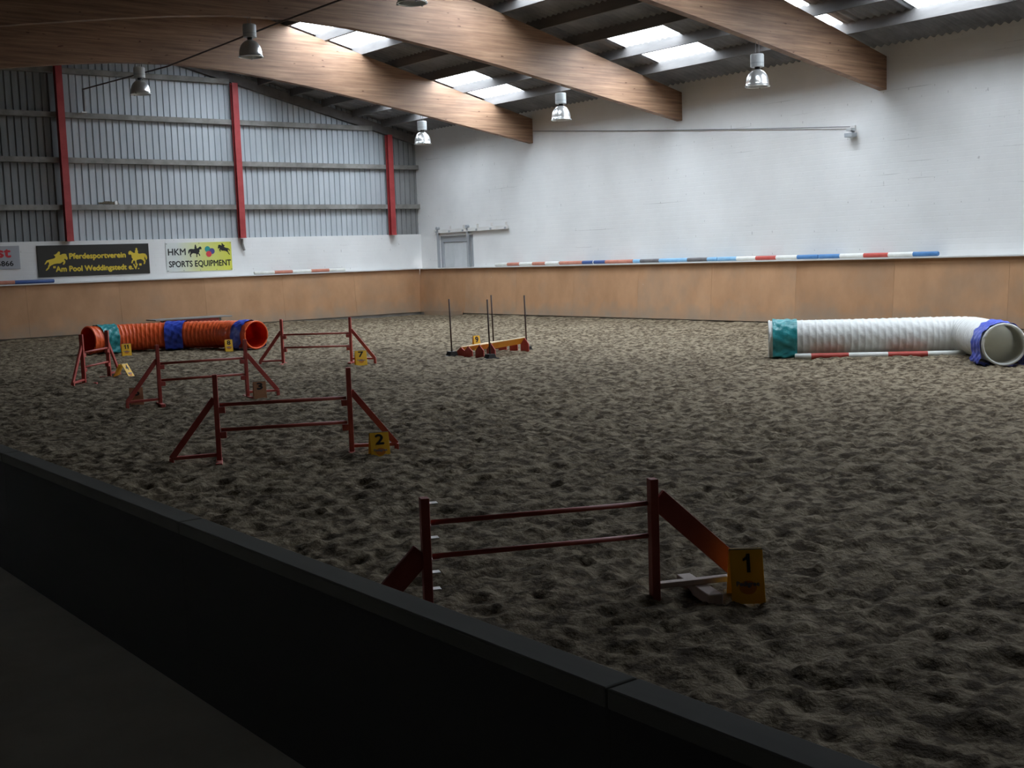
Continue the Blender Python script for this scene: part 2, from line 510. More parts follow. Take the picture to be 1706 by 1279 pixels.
def text_mesh(txt, w, h, bold=0.0):
    cu = bpy.data.curves.new('lettering', 'FONT')
    cu.body = txt; cu.size = 1; cu.resolution_u = 3
    t = bpy.data.objects.new('lettering', cu)
    C.objects.link(t)
    dg = bpy.context.evaluated_depsgraph_get()
    me = bpy.data.meshes.new_from_object(t.evaluated_get(dg))
    bpy.data.objects.remove(t); bpy.data.curves.remove(cu)
    n = len(me.vertices)
    co = np.empty(n * 3); me.vertices.foreach_get('co', co); co = co.reshape(-1, 3)
    mn, mx = co.min(0), co.max(0)
    out = np.zeros_like(co)
    out[:, 0] = (co[:, 0] - mn[0]) / (mx[0] - mn[0]) * w
    out[:, 2] = (co[:, 1] - mn[1]) / (mx[1] - mn[1]) * h
    me.vertices.foreach_set('co', out.ravel()); me.update()
    if bold:                              # heavier strokes: the outline laid down again, shifted by a hair
        vs = [tuple(v.co) for v in me.vertices]; fs = [tuple(q.vertices) for q in me.polygons]
        b_ = MB()
        for k, (ox, oz) in enumerate(((0, 0), (bold, 0), (-bold, 0), (0, bold), (0, -bold))):
            b_.add([(x_ + ox * h, y_ - 0.0002 * k, z_ + oz * h) for x_, y_, z_ in vs], fs)
        me2 = bpy.data.meshes.new('lettering'); me2.from_pydata(b_.v, [], b_.f)
        bpy.data.meshes.remove(me)
        return me2
    return me

# flat printing: text and shapes stand in the local x-z plane, facing -y
def lettering(txt, x, z, w, h, mt, parent, y=0.0, bold=0.0, name='lettering'):
    o = obj(name, text_mesh(txt, w, h, bold), mt, parent)
    o.location = (x, y, z)
    return o

def flat(name, poly, mt, parent, y=0.0, th=0.004):
    o = MB().prism(poly, 'y', y, y - th).build(name, mt, parent)
    return fix_normals(o)

# ------------------------------------------------------------------ arena floor (raked sand, built as relief)
def vnoise(x, y, seed):
    rg = np.random.default_rng(seed)
    t = rg.random((256, 256))
    xi = np.floor(x).astype(int); yi = np.floor(y).astype(int)
    fx = x - xi; fy = y - yi
    fx = fx * fx * (3 - 2 * fx); fy = fy * fy * (3 - 2 * fy)
    a = t[xi % 256, yi % 256]; b = t[(xi + 1) % 256, yi % 256]
    c = t[xi % 256, (yi + 1) % 256]; d = t[(xi + 1) % 256, (yi + 1) % 256]
    return (a * (1 - fx) + b * fx) * (1 - fy) + (c * (1 - fx) + d * fx) * fy

gx = np.concatenate([np.arange(1.87, 10, 0.036), np.arange(10, 21.8, 0.06)])
gy = np.concatenate([np.arange(BY, 0.8, 0.4), np.arange(0.8, 12, 0.032), np.arange(12, GY - 0.05, 0.062)])
X, Y = np.meshgrid(gx, gy, indexing='ij')
wx = X + 0.25 * (vnoise(X * 1.7, Y * 1.7, 1) - .5); wy = Y + 0.25 * (vnoise(X * 1.7, Y * 1.7, 2) - .5)
Z = 0.05 * (vnoise(X * .35, Y * .35, 3) - .5)
Z += 0.020 * (vnoise(wx * 2.3, wy * 2.3, 4) - .5)
Z += 0.038 * (0.5 - np.abs(2 * vnoise(wx * 6.1, wy * 6.1, 5) - 1))
Z += 0.026 * (0.5 - np.abs(2 * vnoise(wx * 12.3, wy * 12.3, 6) - 1))
Z += 0.020 * (vnoise(X * 19, Y * 19, 7) - .5)
# hoof and foot prints
for k in range(2600):
    px_, py_ = RNG.uniform(2.0, 21.5), RNG.uniform(1.0, 32)
    rr = RNG.uniform(0.06, 0.13); dp = RNG.uniform(0.004, 0.011)
    i0, i1 = np.searchsorted(gx, [px_ - 2 * rr, px_ + 2 * rr]); j0, j1 = np.searchsorted(gy, [py_ - 2 * rr, py_ + 2 * rr])
    if i1 - i0 < 1 or j1 - j0 < 1: continue
    q = ((X[i0:i1, j0:j1] - px_) ** 2 + (Y[i0:i1, j0:j1] - py_) ** 2) / rr ** 2
    Z[i0:i1, j0:j1] += dp * (-np.exp(-q * 1.2) + 0.55 * np.exp(-(np.sqrt(q) - 1.25) ** 2 * 9))
# smoother, beaten track along the far walls and a low bank against the boards
trk = np.clip((X - 19.6) / 1.2, 0, 1); trk = np.maximum(trk, np.clip((Y - 29.6) / 1.5, 0, 1))
Z *= 1 - 0.72 * trk
bank = np.clip((X - 21.0) / 0.5, 0, 1) * np.clip((30.4 - Y) / 0.6, 0, 1)
bank = np.maximum(bank, np.clip((Y - 31.9) / 0.5, 0, 1) * np.clip((19.5 - X) / 3, 0, 1))
Z += bank * (0.06 + 0.03 * vnoise(X * 3, Y * 3, 9))
def sand_z(x, y):
    return float(Z[min(np.searchsorted(gx, x), len(gx) - 1), min(np.searchsorted(gy, y), len(gy) - 1)])
nx, ny = X.shape
me = bpy.data.meshes.new('floor')
me.vertices.add(nx * ny)
me.vertices.foreach_set('co', np.stack([X, Y, Z], -1).astype(np.float32).ravel())
I = np.arange(nx * ny).reshape(nx, ny)
quads = np.stack([I[:-1, :-1], I[1:, :-1], I[1:, 1:], I[:-1, 1:]], -1).reshape(-1, 4)
me.loops.add(quads.size); me.loops.foreach_set('vertex_index', quads.ravel().astype(np.int32))
me.polygons.add(len(quads))
me.polygons.foreach_set('loop_start', np.arange(0, quads.size, 4, dtype=np.int32))
me.update(calc_edges=True); me.shade_smooth()
floor = struct(obj('floor', me, 'sand'), 'churned brown riding sand covering the whole arena floor')

# ------------------------------------------------------------------ walls
# right side wall, brick, with an opening for the little door
DY0, DY1, DZ = 30.02, 31.82, 2.5
wr = MB().box((RX, BY, -0.2), (RX + 0.3, DY0, 6.0)).box((RX, DY1, -0.2), (RX + 0.3, GY + 0.3, 6.0)).box((RX, DY0, DZ), (RX + 0.3, DY1, 6.0))
wall_right = struct(wr.build('wall_right', 'brick_y'), 'tall whitewashed brick side wall')
# far gable: brick plinth wall below, ribbed steel sheets above
wf = MB().box((LX - 3.8, GY, -0.2), (RX, GY + 0.24, 2.6))
wall_far = struct(wf.build('wall_far', 'brick_x'), 'gable wall, whitewashed brick below ribbed grey steel sheets')
PER = 0.185
def steel_sheet(x0, n):
    b_ = MB(); xs = []
    for k in range(n):
        a = x0 + k * PER
        xs += [(a, 0.0), (a + PER - 0.05, 0.0), (a + PER - 0.036, 0.032), (a + PER - 0.014, 0.032)]
    xs.append((x0 + n * PER, 0.0))
    vs = []
    for (x, d) in xs:
        vs += [(x - x0, d, 2.56), (x - x0, d, roof_z(x, 5.95))]
    b_.add(vs, [(2 * k, 2 * k + 2, 2 * k + 3, 2 * k + 1) for k in range(len(xs) - 1)])
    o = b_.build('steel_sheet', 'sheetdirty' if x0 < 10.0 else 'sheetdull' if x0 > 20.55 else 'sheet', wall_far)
    o.location = (x0, GY + 0.13, 0)
    return o
x = 10.55 - 11 * 5 * PER
while x < RX + 0.1:
    steel_sheet(x, 5); x += 5 * PER
# girts: horizontal rails that carry the sheets, each bay its own length
POSTS = (0.5, 5.45, 10.55, 15.55, 20.75)
edges = list(POSTS) + [RX]
for zc in (3.5, 4.75, 5.94, 7.10):
    for a, b in zip(edges[:-1], edges[1:]):
        a2, b2 = a + 0.09, b - (0.09 if b != RX else 0)
        if zc > 5.5:                     # clip to the roof slope
            lim = (roof_z(CXR, 5.62) - zc - 0.1) / SL
            a2, b2 = max(a2, CXR - lim), min(b2, CXR + lim)
            if b2 - a2 < 0.3: continue
        g = MB().box((a2, GY - 0.03, zc - 0.075), (b2, GY + 0.125, zc - 0.06)).box((a2, GY - 0.03, zc - 0.06), (b2, GY - 0.015, zc + 0.05)).box((a2, GY - 0.03, zc + 0.05), (b2, GY + 0.125, zc + 0.065))
        g.build('girt', 'girt', wall_far)
# edge rafter under the roof at the gable
for sgn in (-1, 1):
    e = MB().bar((CXR, GY + 0.05, roof_z(CXR, 5.60)), (CXR + sgn * 10.6, GY + 0.05, 5.60), 0.15, 0.26)
    e.build('edge_rafter', 'purlin', wall_far)
# red steel posts (I sections)
plabels = {10.55: 'red steel gable post standing above the black club sign', 15.55: 'red steel gable post above the right edge of the lime banner',
           20.75: 'short red steel gable post beside the white side wall'}
for px_ in POSTS:
    if px_ not in plabels: continue
    t = thing('steel_post', plabels[px_], 'post', (px_, GY - 0.092, 2.6), 0, 'red posts of the gable wall')
    zt = roof_z(px_, 5.45) - 2.6
    MB().box((-0.09, -0.11, 0.0), (0.09, -0.095, zt)).build('flange', 'redsteel', t)
    MB().box((-0.09, 0.04, 0.0), (0.09, 0.055, zt)).build('flange', 'redsteel', t)
    MB().box((-0.008, -0.095, 0.0), (0.008, 0.04, zt)).build('web', 'redsteel', t)
    MB().box((-0.1, -0.12, -0.012), (0.1, 0.055, 0.0)).build('base_plate', 'redsteel', t)
# grey downpipe tail below the middle post
t = MB().tube([(15.57, GY - 0.05, 2.56), (15.57, GY - 0.05, 2.42), (15.62, GY - 0.07, 2.22)], 0.035, 8).build('drain_pipe', 'girt')
tag(t, 'short bent grey pipe end below the red post by the lime banner', 'pipe')
# left wall above the gallery, gallery shell, rear gable
struct(MB().box((LX - 0.3, BY, 3.2), (LX, GY, 6.0)).build('wall_left', 'darkplaster'), 'wall above the gallery opening')
struct(MB().box((-3.3, BY, -0.2), (-3.0, GY + 0.3, 3.4)).build('wall_gallery', 'gallerywhite'))
struct(MB().box((-3.0, BY, 3.2), (LX - 0.3, GY, 3.4)).build('ceiling_gallery', 'gallerywhite'))
struct(MB().box((-3.0, BY, -0.2), (1.80, GY, 0.1)).build('floor_gallery', 'galleryfloor'), 'bare grey concrete floor of the spectators side')
rg_ = MB().prism([(-3.3, -0.2), (RX + 0.3, -0.2), (RX + 0.3, 5.9), (CXR, 8.7), (-3.3, 5.0)], 'y', BY - 0.2, BY)
struct(fix_normals(rg_.build('wall_back', 'darkplaster')))

# low barrier between gallery and sand
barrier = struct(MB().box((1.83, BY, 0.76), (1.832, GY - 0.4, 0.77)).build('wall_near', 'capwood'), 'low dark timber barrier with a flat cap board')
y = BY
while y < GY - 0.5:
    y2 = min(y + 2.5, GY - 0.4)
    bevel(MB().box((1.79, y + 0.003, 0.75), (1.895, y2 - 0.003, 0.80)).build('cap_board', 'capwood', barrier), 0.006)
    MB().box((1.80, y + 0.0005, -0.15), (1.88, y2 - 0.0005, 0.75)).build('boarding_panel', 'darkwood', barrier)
    y = y2

# ------------------------------------------------------------------ kickboards (leaning plywood panels on a kerb, white ledge on top)
KH = 1.50
def kick(name, length, n, label, door_gap=None):
    root = struct(MB().box((0, 0.02, KH - 0.03), (length, 0.42, KH)).build(name, 'ledge'), label)
    w = length / n
    MB().box((0, 0.02, -0.2), (length, 0.30, 0.14)).build('kerb', 'concrete', root)
    pm = None
    for k in range(n):
        zb = 0.10
        b_ = MB()
        g_ = 0.002
        y0, y1 = -0.02, 0.10             # bottom and top offset: boards lean back
        def pt(xx, z, o_): return (xx, y0 + (y1 - y0) * (z - 0.0) / KH + o_, z)
        b_.add([pt(g_, zb, 0), pt(w - g_, zb, 0), pt(w - g_, KH - 0.002, 0), pt(g_, KH - 0.002, 0),
                pt(g_, zb, .025), pt(w - g_, zb, .025), pt(w - g_, KH - 0.002, .025), pt(g_, KH - 0.002, .025)],
               [(0, 1, 2, 3), (5, 4, 7, 6), (0, 4, 5, 1), (1, 5, 6, 2), (2, 6, 7, 3), (3, 7, 4, 0)])
        if pm is None:
            o = b_.build('plywood_panel', 'ply', root); pm = o.data
        else:
            o = obj('plywood_panel', pm, 'ply', root)
        o.location = (k * w, 0, 0)
    return root
k1 = kick('trim_1', 19.72, 8, 'brown plywood kickboard along the gable wall')
k1.location = (1.86, GY - 0.42, 0)
k2 = kick('trim_2', GY - 0.36 - BY, 16, 'brown plywood kickboard along the white side wall')
k2.location = (RX - 0.42, GY - 0.36, 0); k2.rotation_euler = (0, 0, -math.pi / 2)
# lower flap of the gateway panel next to the corner
fl = MB().box((0.35, -0.045, 0.0), (2.45, -0.02, 0.16)).build('gate_flap', 'ply', k2)

# small grey door above the boards, hung on a sliding rail
door = struct(MB().box((RX + 0.08, DY0, 0.0), (RX + 0.12, DY1, DZ)).build('door_1', 'doorgrey'), 'small pale grey door behind the kickboard in the side wall')
yy = DY0
for k in range(3):
    MB().box((RX + 0.06, DY0 + 0.15 + k * 0.5, 0.1), (RX + 0.08, DY0 + 0.15 + k * 0.5 + 0.492, DZ - 0.22)).build('door_board', 'doorgrey', door)
MB().box((RX + 0.03, DY0, DZ - 0.2), (RX + 0.085, DY1, DZ)).build('header_board', 'doorframe', door)
MB().box((RX + 0.03, DY1 - 0.14, 0.1), (RX + 0.085, DY1, DZ - 0.2)).build('jamb', 'doorframe', door)
MB().box((RX + 0.03, DY0, 0.1), (RX + 0.085, DY0 + 0.12, DZ - 0.2)).build('jamb', 'doorframe', door)
MB().box((RX - 0.03, DY0, DZ), (RX, DY1, DZ + 0.03)).build('drip_board', 'ledge', door)
for yv in (31.85, 30.24):
    bevel(MB().box((RX - 0.07, yv - 0.045, 1.45), (RX - 0.01, yv + 0.045, 2.78)).build('upright', 'doorframe', door), 0.005)
    MB().tube([(RX - 0.1, yv, 2.74), (RX, yv, 2.74)], 0.055, 10).build('roller', 'doorframe', door)
rail = thing('sliding_rail', 'long white sliding door rail bolted above the small grey door', 'rail', (RX, 0, 0))
MB().box((-0.06, 28.19, 2.60), (-0.02, 32.06, 2.70)).build('rail_profile', 'ledge', rail)
MB().box((-0.085, 28.19, 2.595), (-0.02, 32.06, 2.607)).build('rail_lip', 'ledge', rail)
for k in range(6):
    yb = 28.3 + k * 0.72
    MB().box((-0.05, yb - 0.025, 2.70), (0, yb + 0.025, 2.80)).build('bracket', 'ledge', rail)
    MB().box((-0.09, yb - 0.03, 2.60), (-0.06, yb + 0.03, 2.66)).build('bolt_plate', 'doorframe', rail)

# ------------------------------------------------------------------ roof
def corrugated(xa, xb, ya, yb, base, name, mt, parent=None, thick=False):
    p_ = 0.177
    ka, kb = math.floor(ya / p_ * 6), math.ceil(yb / p_ * 6)
    ys = [ya] + [k * p_ / 6 for k in range(ka, kb + 1) if ya + 1e-4 < k * p_ / 6 < yb - 1e-4] + [yb]
    vs = []
    for q in ys:
        dz = 0.026 * math.sin(2 * math.pi * q / p_)
        vs += [(xa, q, roof_z(xa, base) + dz), (xb, q, roof_z(xb, base) + dz)]
    fs = [(2 * k, 2 * k + 1, 2 * k + 3, 2 * k + 2) for k in range(len(ys) - 1)]
    b_ = MB().add(vs, fs)
    return b_.build(name, mt, parent, smooth=True)
ROOFB = 5.88
ceiling = struct(corrugated(LX - 0.3, CXR, BY, GY + 0.2, ROOFB, 'ceiling', 'fibre'), 'dark corrugated fibre cement roof underside')
XB = [CXR, 12.20, 13.25, 14.30, 15.35, 16.40, 17.45, 18.50, 19.55, 20.60, RX + 0.25]
wn = 0
for a, b in zip(XB[:-1], XB[1:]):
    sky = [yr for (s0, s1), yr in SKY_ROWS if a >= s0 - 0.01 and b <= s1 + 0.01]
    if not sky:
        corrugated(a, b, BY, GY + 0.2, ROOFB, 'roof_sheet', 'fibre', ceiling); continue
    prev = BY
    for yc in sorted(sky[0]):
        y0_, y1_ = yc - SKY_W / 2, min(yc + SKY_W / 2, GY + 0.2)
        corrugated(a, b, prev, y0_, ROOFB, 'roof_sheet', 'fibre', ceiling)
        prev = y1_
    if GY + 0.2 - prev > 0.05:
        corrugated(a, b, prev, GY + 0.2, ROOFB, 'roof_sheet', 'fibre', ceiling)
for (s0, s1), yrow in SKY_ROWS:
    for yc in yrow:  # rows include unseen roof lights added for their light
        wn += 1
        ymid = yc
        w_ = struct(corrugated(s0, s1, yc - SKY_W / 2, yc, ROOFB, 'window_%d' % wn, 'skylight'), 'translucent corrugated roof light')
        corrugated(s0, s1, yc, min(yc + SKY_W / 2, GY + 0.2), ROOFB, 'sheet', 'skylight', w_)
for sgn in (1, -1):
    for k in range(10):
        xp = (20.60 - 1.05 * k) if sgn > 0 else (CXR - (20.60 - 1.05 * k - CXR))
        if abs(xp - CXR) < 0.3: continue
        zc = roof_z(xp, 5.66)
        MB().box((xp - 0.04, BY, zc), (xp + 0.04, GY, zc + 0.245)).build('purlin', 'purlin', ceiling)

# glued laminated beams
bot = [(10.6, 4.97), (8.3, 5.36), (6.5, 5.67), (5.0, 5.92), (3.4, 6.16), (2.3, 6.30), (1.3, 6.40), (0.0, 6.45)]
poly = [(CXR + d, z) for d, z in bot] + [(CXR - d, z) for d, z in reversed(bot[:-1])]
poly += [(LX, 5.65), (CXR, roof_z(CXR, 5.65)), (RX, 5.65)]
blab = ['brown glulam roof beam spanning closest to the steel gable wall', 'brown glulam roof beam, second out from the gable wall',
        'brown glulam roof beam, third out from the gable wall', 'brown glulam roof beam, fourth out from the gable wall',
        'brown glulam roof beam, fifth out from the gable wall', 'brown glulam roof beam, sixth out from the gable wall']
bm_ = None
for k in range(6):
    yk = GY - BAY * (k + 1)
    if bm_ is None:
        o = fix_normals(MB().prism(poly, 'y', -0.09, 0.09).build('roof_beam', 'beam')); bm_ = o.data
    else:
        o = obj('roof_beam', bm_, None)
    o.location = (0, yk, 0)
    tag(o, blab[k], 'beam', 'glulam beams under the roof')

# cable strung along the hall under the beams, tied off at the gable
br_ = thing('ridge_cable', 'dark cable running from the gable along the underside of the beams', 'cable', (11.2, GY - 0.1, 6.02))
MB().tube([(0, 0, 0.0), (0, 0, 0.62)], 0.035, 6).build('hanger', 'wire', br_)
MB().tube([(0, 0, 0.6), (0.05, 0.1 - BAY + 0.1, 0.40), (-0.05, 0.1 - 2 * BAY, 0.395), (0.0, 0.1 - 3 * BAY, 0.395)], 0.018, 6).build('cable_run', 'rodbrown', br_)
MB().box((-0.09, -0.04, -0.02), (0.05, 0.04, 0.01)).build('foot_plate', 'clip', br_)

# ------------------------------------------------------------------ bell lamps hanging under the beams
def make_lamp():
    t = thing('bell_lamp', 'x', 'lamp')
    R = 0.215
    prof = [(0.05, 0.30)] + [(R * math.sin(a) ** 0.9, 0.30 * math.cos(a) ** 0.85) for a in [0.28 + k * (math.pi / 2 - 0.28) / 9 for k in range(10)]]
    prof = [(r, max(z, 0.0)) for r, z in prof]
    prof += [(R + 0.018, -0.005), (R + 0.018, -0.018), (R - 0.006, -0.018)]
    prof += [(r - 0.006, z) for r, z in reversed(prof[1:11])]
    MB().lathe(prof, 28).build('reflector', 'alu', t, True)
    MB().lathe([(0.001, 0.345), (0.05, 0.345), (0.05, 0.29), (0.001, 0.29)], 14).build('neck', 'blackpl', t, True)
    h = MB().lathe([(0.001, 0.345), (0.12, 0.345), (0.125, 0.355), (0.125, 0.565), (0.115, 0.585), (0.001, 0.585)], 24).build('housing', 'lampgrey', t)
    MB().lathe([(0.128, 0.41), (0.128, 0.425)], 24).build('housing_band', 'doorframe', t)
    for k in range(3):
        a = k * 2.1
        MB().box((0.222 * math.cos(a) - 0.012, 0.222 * math.sin(a) - 0.012, -0.03), (0.222 * math.cos(a) + 0.012, 0.222 * math.sin(a) + 0.012, 0.01)).build('rim_catch', 'doorframe', t)
    return t
lamp0 = make_lamp()
def beam_bottom(x):
    d = abs(x - CXR)
    ps = sorted(bot)
    return float(np.interp(d, [q[0] for q in ps], [q[1] for q in ps]))
lamps = [(18.18, 1, 4.86, 'pale bell lamp hanging from the beam closest to the gable, above the corner door'),
         (18.06, 2, 4.85, 'pale bell lamp in front of the white wall, under the second beam from gable'),
         (17.95, 3, 4.83, 'pale bell lamp in front of the white wall, under the third beam from gable'),
         (10.53, 1, 5.75, 'dull bell lamp under the ridge, hanging before the steel gable wall'),
         (10.43, 2, 5.70, 'dull bell lamp under the ridge of the second beam from gable'),
         (10.21, 3, 5.60, 'bell lamp under the ridge of the third beam from gable, only its rim showing')]
for i, (lx, k, lz, lab) in enumerate(lamps):
    t = lamp0 if i == 0 else copy_tree(lamp0)
    t.location = (lx, GY - BAY * k, lz); t.rotation_euler = (0, 0, i * 1.3)
    tag(t, lab, 'lamp', 'bell lamps under the beams')
    zt = beam_bottom(lx) - lz
    w_ = MB()
    for s_ in (-1, 1):
        w_.tube([(0.09 * s_ * 0.4, 0, 0.58), (0.03 * s_, 0, max(zt, 0.6) + 0.02)], 0.006, 5)
    w_.build('hanging_wire', 'wire', t)

# ------------------------------------------------------------------ jump poles (solid striped round timber)
def pole(p0, direction, stripes, r, label, group=None):
    """stripes: list of (length, material)"""
    ang = math.atan2(direction[1], direction[0])
    t = thing('jump_pole', label, 'pole', p0, ang, group)
    s_ = 0.0
    n = len(stripes)
    for i, (ln, mt) in enumerate(stripes):
        pth = [(s_, 0, 0), (s_ + ln, 0, 0)]; rr = [r, r]
        if i == 0: pth = [(0, 0, 0), (0.015, 0, 0), (ln, 0, 0)]; rr = [r * 0.8, r, r]
        if i == n - 1: pth = [(s_, 0, 0), (s_ + ln - 0.015, 0, 0), (s_ + ln, 0, 0)]; rr = [r, r, r * 0.8]
        MB().tube(pth, rr, 14).build('stripe', mt, t, False)
        s_ += ln
    for ch in t.children:
        ch.data.shade_smooth()
        try: ch.data.set_sharp_from_angle(angle=0.8)
        except Exception: pass
    return t
zp = KH + 0.051
GRP = 'jump poles lying on the kickboard ledges'
W_, R_, B_ = 'pwhite', 'pred', 'pblue'
xr = RX - 0.16
pole((xr, 28.70, zp), (0, -1), [(.6, W_), (.58, 'pbrick'), (.6, W_), (.58, 'pbrick'), (.58, W_)], .05, 'white pole with two faded red bands, lying next to the door rail', GRP)
pole((xr, 25.73, zp), (0, -1), [(.98, 'pbrick'), (.44, 'pnavy'), (.03, W_), (.46, 'pnavy'), (1.04, 'pbrick')], .05, 'brick red pole with navy middle on the side wall ledge', GRP)
pole((xr, 22.76, zp), (0, -1), [(.27, 'plblue'), (.69, 'pdark'), (.98, 'plblue'), (.66, 'pdark'), (.31, 'plblue')], .05, 'light blue pole with two dark bands on the side wall ledge', GRP)
pole((xr, 19.83, zp), (0, -1), [(.6, 'plblue'), (.59, W_), (.6, R_), (.6, W_), (.57, B_)], .05, 'blue, white and red pole lying between light blue pole and the ledge end pole', GRP)
pole((xr, 16.85, zp), (0, -1), [(.57, B_), (.61, W_), (.61, R_), (.59, W_), (.57, B_)], .05, 'blue, white and red pole at the bare end of the side wall ledge', GRP)
yg = GY - 0.16
pole((15.84, yg, zp), (1, 0), [(.65, W_), (.6, 'pbrick'), (.63, W_), (.62, 'pbrick'), (.58, W_)], .05, 'white pole with two red bands on the gable wall ledge', GRP)
pole((7.05, yg, zp), (1, 0), [(1.0, 'pnavy'), (.99, 'pbrick'), (1.01, 'pnavy')], .05, 'navy and dark red pole on the gable ledge below the signs', GRP)

# camera-bearing frame, used only to turn survey readings (right, ahead) into hall coordinates
def ra(right, ahead):
    return (right * math.cos(YAW) + ahead * math.sin(YAW), -right * math.sin(YAW) + ahead * math.cos(YAW))

# ------------------------------------------------------------------ hurdles
def hurdle(loc, end, label, bars=(0.54, 0.31), ph=0.82, bt=0.60, wing=0.42, kind='thin', paint='red'):
    dx, dy = end[0] - loc[0], end[1] - loc[1]
    L_ = math.hypot(dx, dy)
    t = thing('agility_hurdle', label, 'hurdle', (loc[0], loc[1], 0), math.atan2(dy, dx), 'red dog hurdles on the sand')
    for s_, x0 in ((-1, 0.0), (1, L_)):
        bevel(MB().box((x0 - 0.022, -0.03, -0.03), (x0 + 0.022, 0.03, ph)).build('post', paint, t), 0.004)
        wx_ = x0 + s_ * wing
        bt_ = bt
        if kind != 'thin' and s_ < 0:
            bt_, wx_ = 0.41, x0 - 0.30
        if kind == 'thin':
            bevel(MB().bar((x0 + s_ * 0.015, 0, bt), (wx_, 0, 0.075), 0.03, 0.055).build('brace', paint, t), 0.004)
            bevel(MB().bar((x0, 0, 0.085), (wx_, 0, 0.075), 0.045, 0.03).build('base_bar', paint, t), 0.004)
            bevel(MB().box((wx_ - 0.02, -0.025, -0.04), (wx_ + 0.02, 0.025, 0.08)).build('end_foot', paint, t), 0.004)
            bevel(MB().box((x0 - 0.03 - s_ * 0.0, -0.21, -0.03), (x0 + 0.03, 0.16, 0.035)).build('cross_foot', paint, t), 0.006)
        else:
            bevel(MB().bar((x0 + s_ * 0.02, 0, bt_ - 0.06), (wx_, 0, 0.12 if s_ > 0 else 0.06), 0.03, 0.11).build('brace', paint, t), 0.004)
            bevel(MB().bar((x0 + s_ * 0.02, 0, 0.055), (wx_, 0, 0.055), 0.05, 0.03).build('base_bar', 'palewood', t), 0.004)
            bevel(MB().box((wx_ - s_ * 0.20 - 0.04, -0.22, -0.02), (wx_ - s_ * 0.20 + 0.04, 0.22, 0.04)).build('cross_foot', 'palewood', t), 0.006)
        for zb in bars:
            if kind == 'thin':
                bevel(MB().box((x0 - s_ * 0.022, -0.03, zb - 0.075), (x0 - s_ * 0.022 - s_ * 0.055, 0.03, zb - 0.018)).build('bar_cup', paint, t), 0.004)
        if kind != 'thin' and s_ < 0:
            for zc in (0.175, 0.26, 0.325, 0.435, 0.497, 0.61):
                bevel(MB().box((x0 - s_ * 0.022, -0.025, zc - 0.02), (x0 - s_ * 0.066, 0.028, zc - 0.013)).build('white_clip', 'clip', t), 0.002)
    for zb in bars:
        MB().tube([(0.03, 0, zb), (L_ - 0.03, 0, zb)], 0.0165 if kind == 'thin' else 0.013, 10).build('bar', 'barred', t, True)
    return t
hurdle((3.215, 4.90), (4.32, 4.42), 'short dark red hurdle with white clips beside marker 1', bars=(0.497, 0.325), ph=0.625, bt=0.58, wing=0.45, kind='wide', paint='redold')
hurdle((4.50, 10.23), (5.59, 9.71), 'red two-bar hurdle with marker 2 leaning at its wing')
hurdle((5.93, 15.24), (7.06, 15.0), 'red two-bar hurdle with dull markers at both wings', bars=(0.55, 0.33), ph=0.80)
hurdle((6.20, 19.06), (6.87, 19.82), 'red hurdle turned end-on beside marker 4', bars=(0.51, 0.28), ph=0.80, bt=0.62)
hurdle((9.83, 19.35), (10.74, 18.51), 'red two-bar hurdle with yellow marker 7 at its wing')

# ------------------------------------------------------------------ number markers
def marker(num, loc, face, label, w=0.175, h=0.26, lean=0.09, mt='yellow', logo=True):
    """folded plate; face = direction (x, y) that the number looks at"""
    rz = math.atan2(face[1], face[0]) + math.pi / 2
    t = thing('number_marker', label, 'marker', (loc[0], loc[1], 0), rz, 'yellow obstacle number markers')
    tilt = math.atan2(lean, h)
    pl = bevel(MB().box((-w / 2, 0, -0.01), (w / 2, 0.006, h)).build('front_plate', mt, t), 0.0015)
    pl.rotation_euler = (-tilt, 0, 0); pl.location = (0, -lean / 2 - 0.01, 0.0)
    bk = MB().box((-w / 2, -0.006, -0.02), (w / 2, 0.0, h)).build('back_plate', mt, t)
    bk.rotation_euler = (tilt, 0, 0); bk.location = (0, lean * 1.5 + 0.01, 0.0)
    MB().box((-w / 2, 0.0, h), (w / 2, 0.03, h + 0.006)).build('top_fold', 'greywood', pl)
    nw = w * (0.42 if len(num) == 1 else 0.62) * (0.65 if num == '1' else 1)
    if set(num) == {'1'}:
        sw = w * 0.25
        for k in range(len(num)):
            xo = (k - (len(num) - 1) / 2) * sw * 1.15 - sw / 2
            flat('numeral', [(xo + a * sw, h * 0.56 + b * h * 0.36) for a, b in ((0.48, 0), (0.9, 0), (0.9, 1), (0.52, 1), (0.40, 0.84), (0.05, 0.74), (0.05, 0.60), (0.48, 0.68))], 'black', pl, -0.001, 0.002)
    else:
        lettering(num, -nw / 2, h * 0.56, nw, h * 0.36, 'black', pl, -0.003, 0.05, name='numeral')
    if logo:
        flat('round_badge', [(0.045 * math.cos(a * 0.35), 0.072 + 0.035 * math.sin(a * 0.35)) for a in range(18)], 'badge', pl, 0.0, 0.002)
        lettering('Pedigree', -w * 0.34, h * 0.27, w * 0.68, h * 0.115, 'greyprint', pl, -0.004, 0.04, name='logo_lettering')
    return t
def tocam(x, y, turn=0.0):
    a = math.atan2(-y, -x) + turn
    return (math.cos(a), math.sin(a))
marker('1', (4.62, 4.05), tocam(4.6, 4.1, 0.15), 'yellow marker plate with a black 1 at the short dark hurdle', w=0.17, h=0.265)
marker('2', (5.66, 9.32), tocam(5.6, 9.4, 0.15), 'yellow marker plate with a black 2 at a two-bar hurdle wing', w=0.175, h=0.25)
marker('6', (5.72, 15.52), tocam(5.8, 15.4, 0.1), 'dull marker at the wing of the third hurdle, next to its cross foot', w=0.17, h=0.25, mt='dullplate', logo=False)
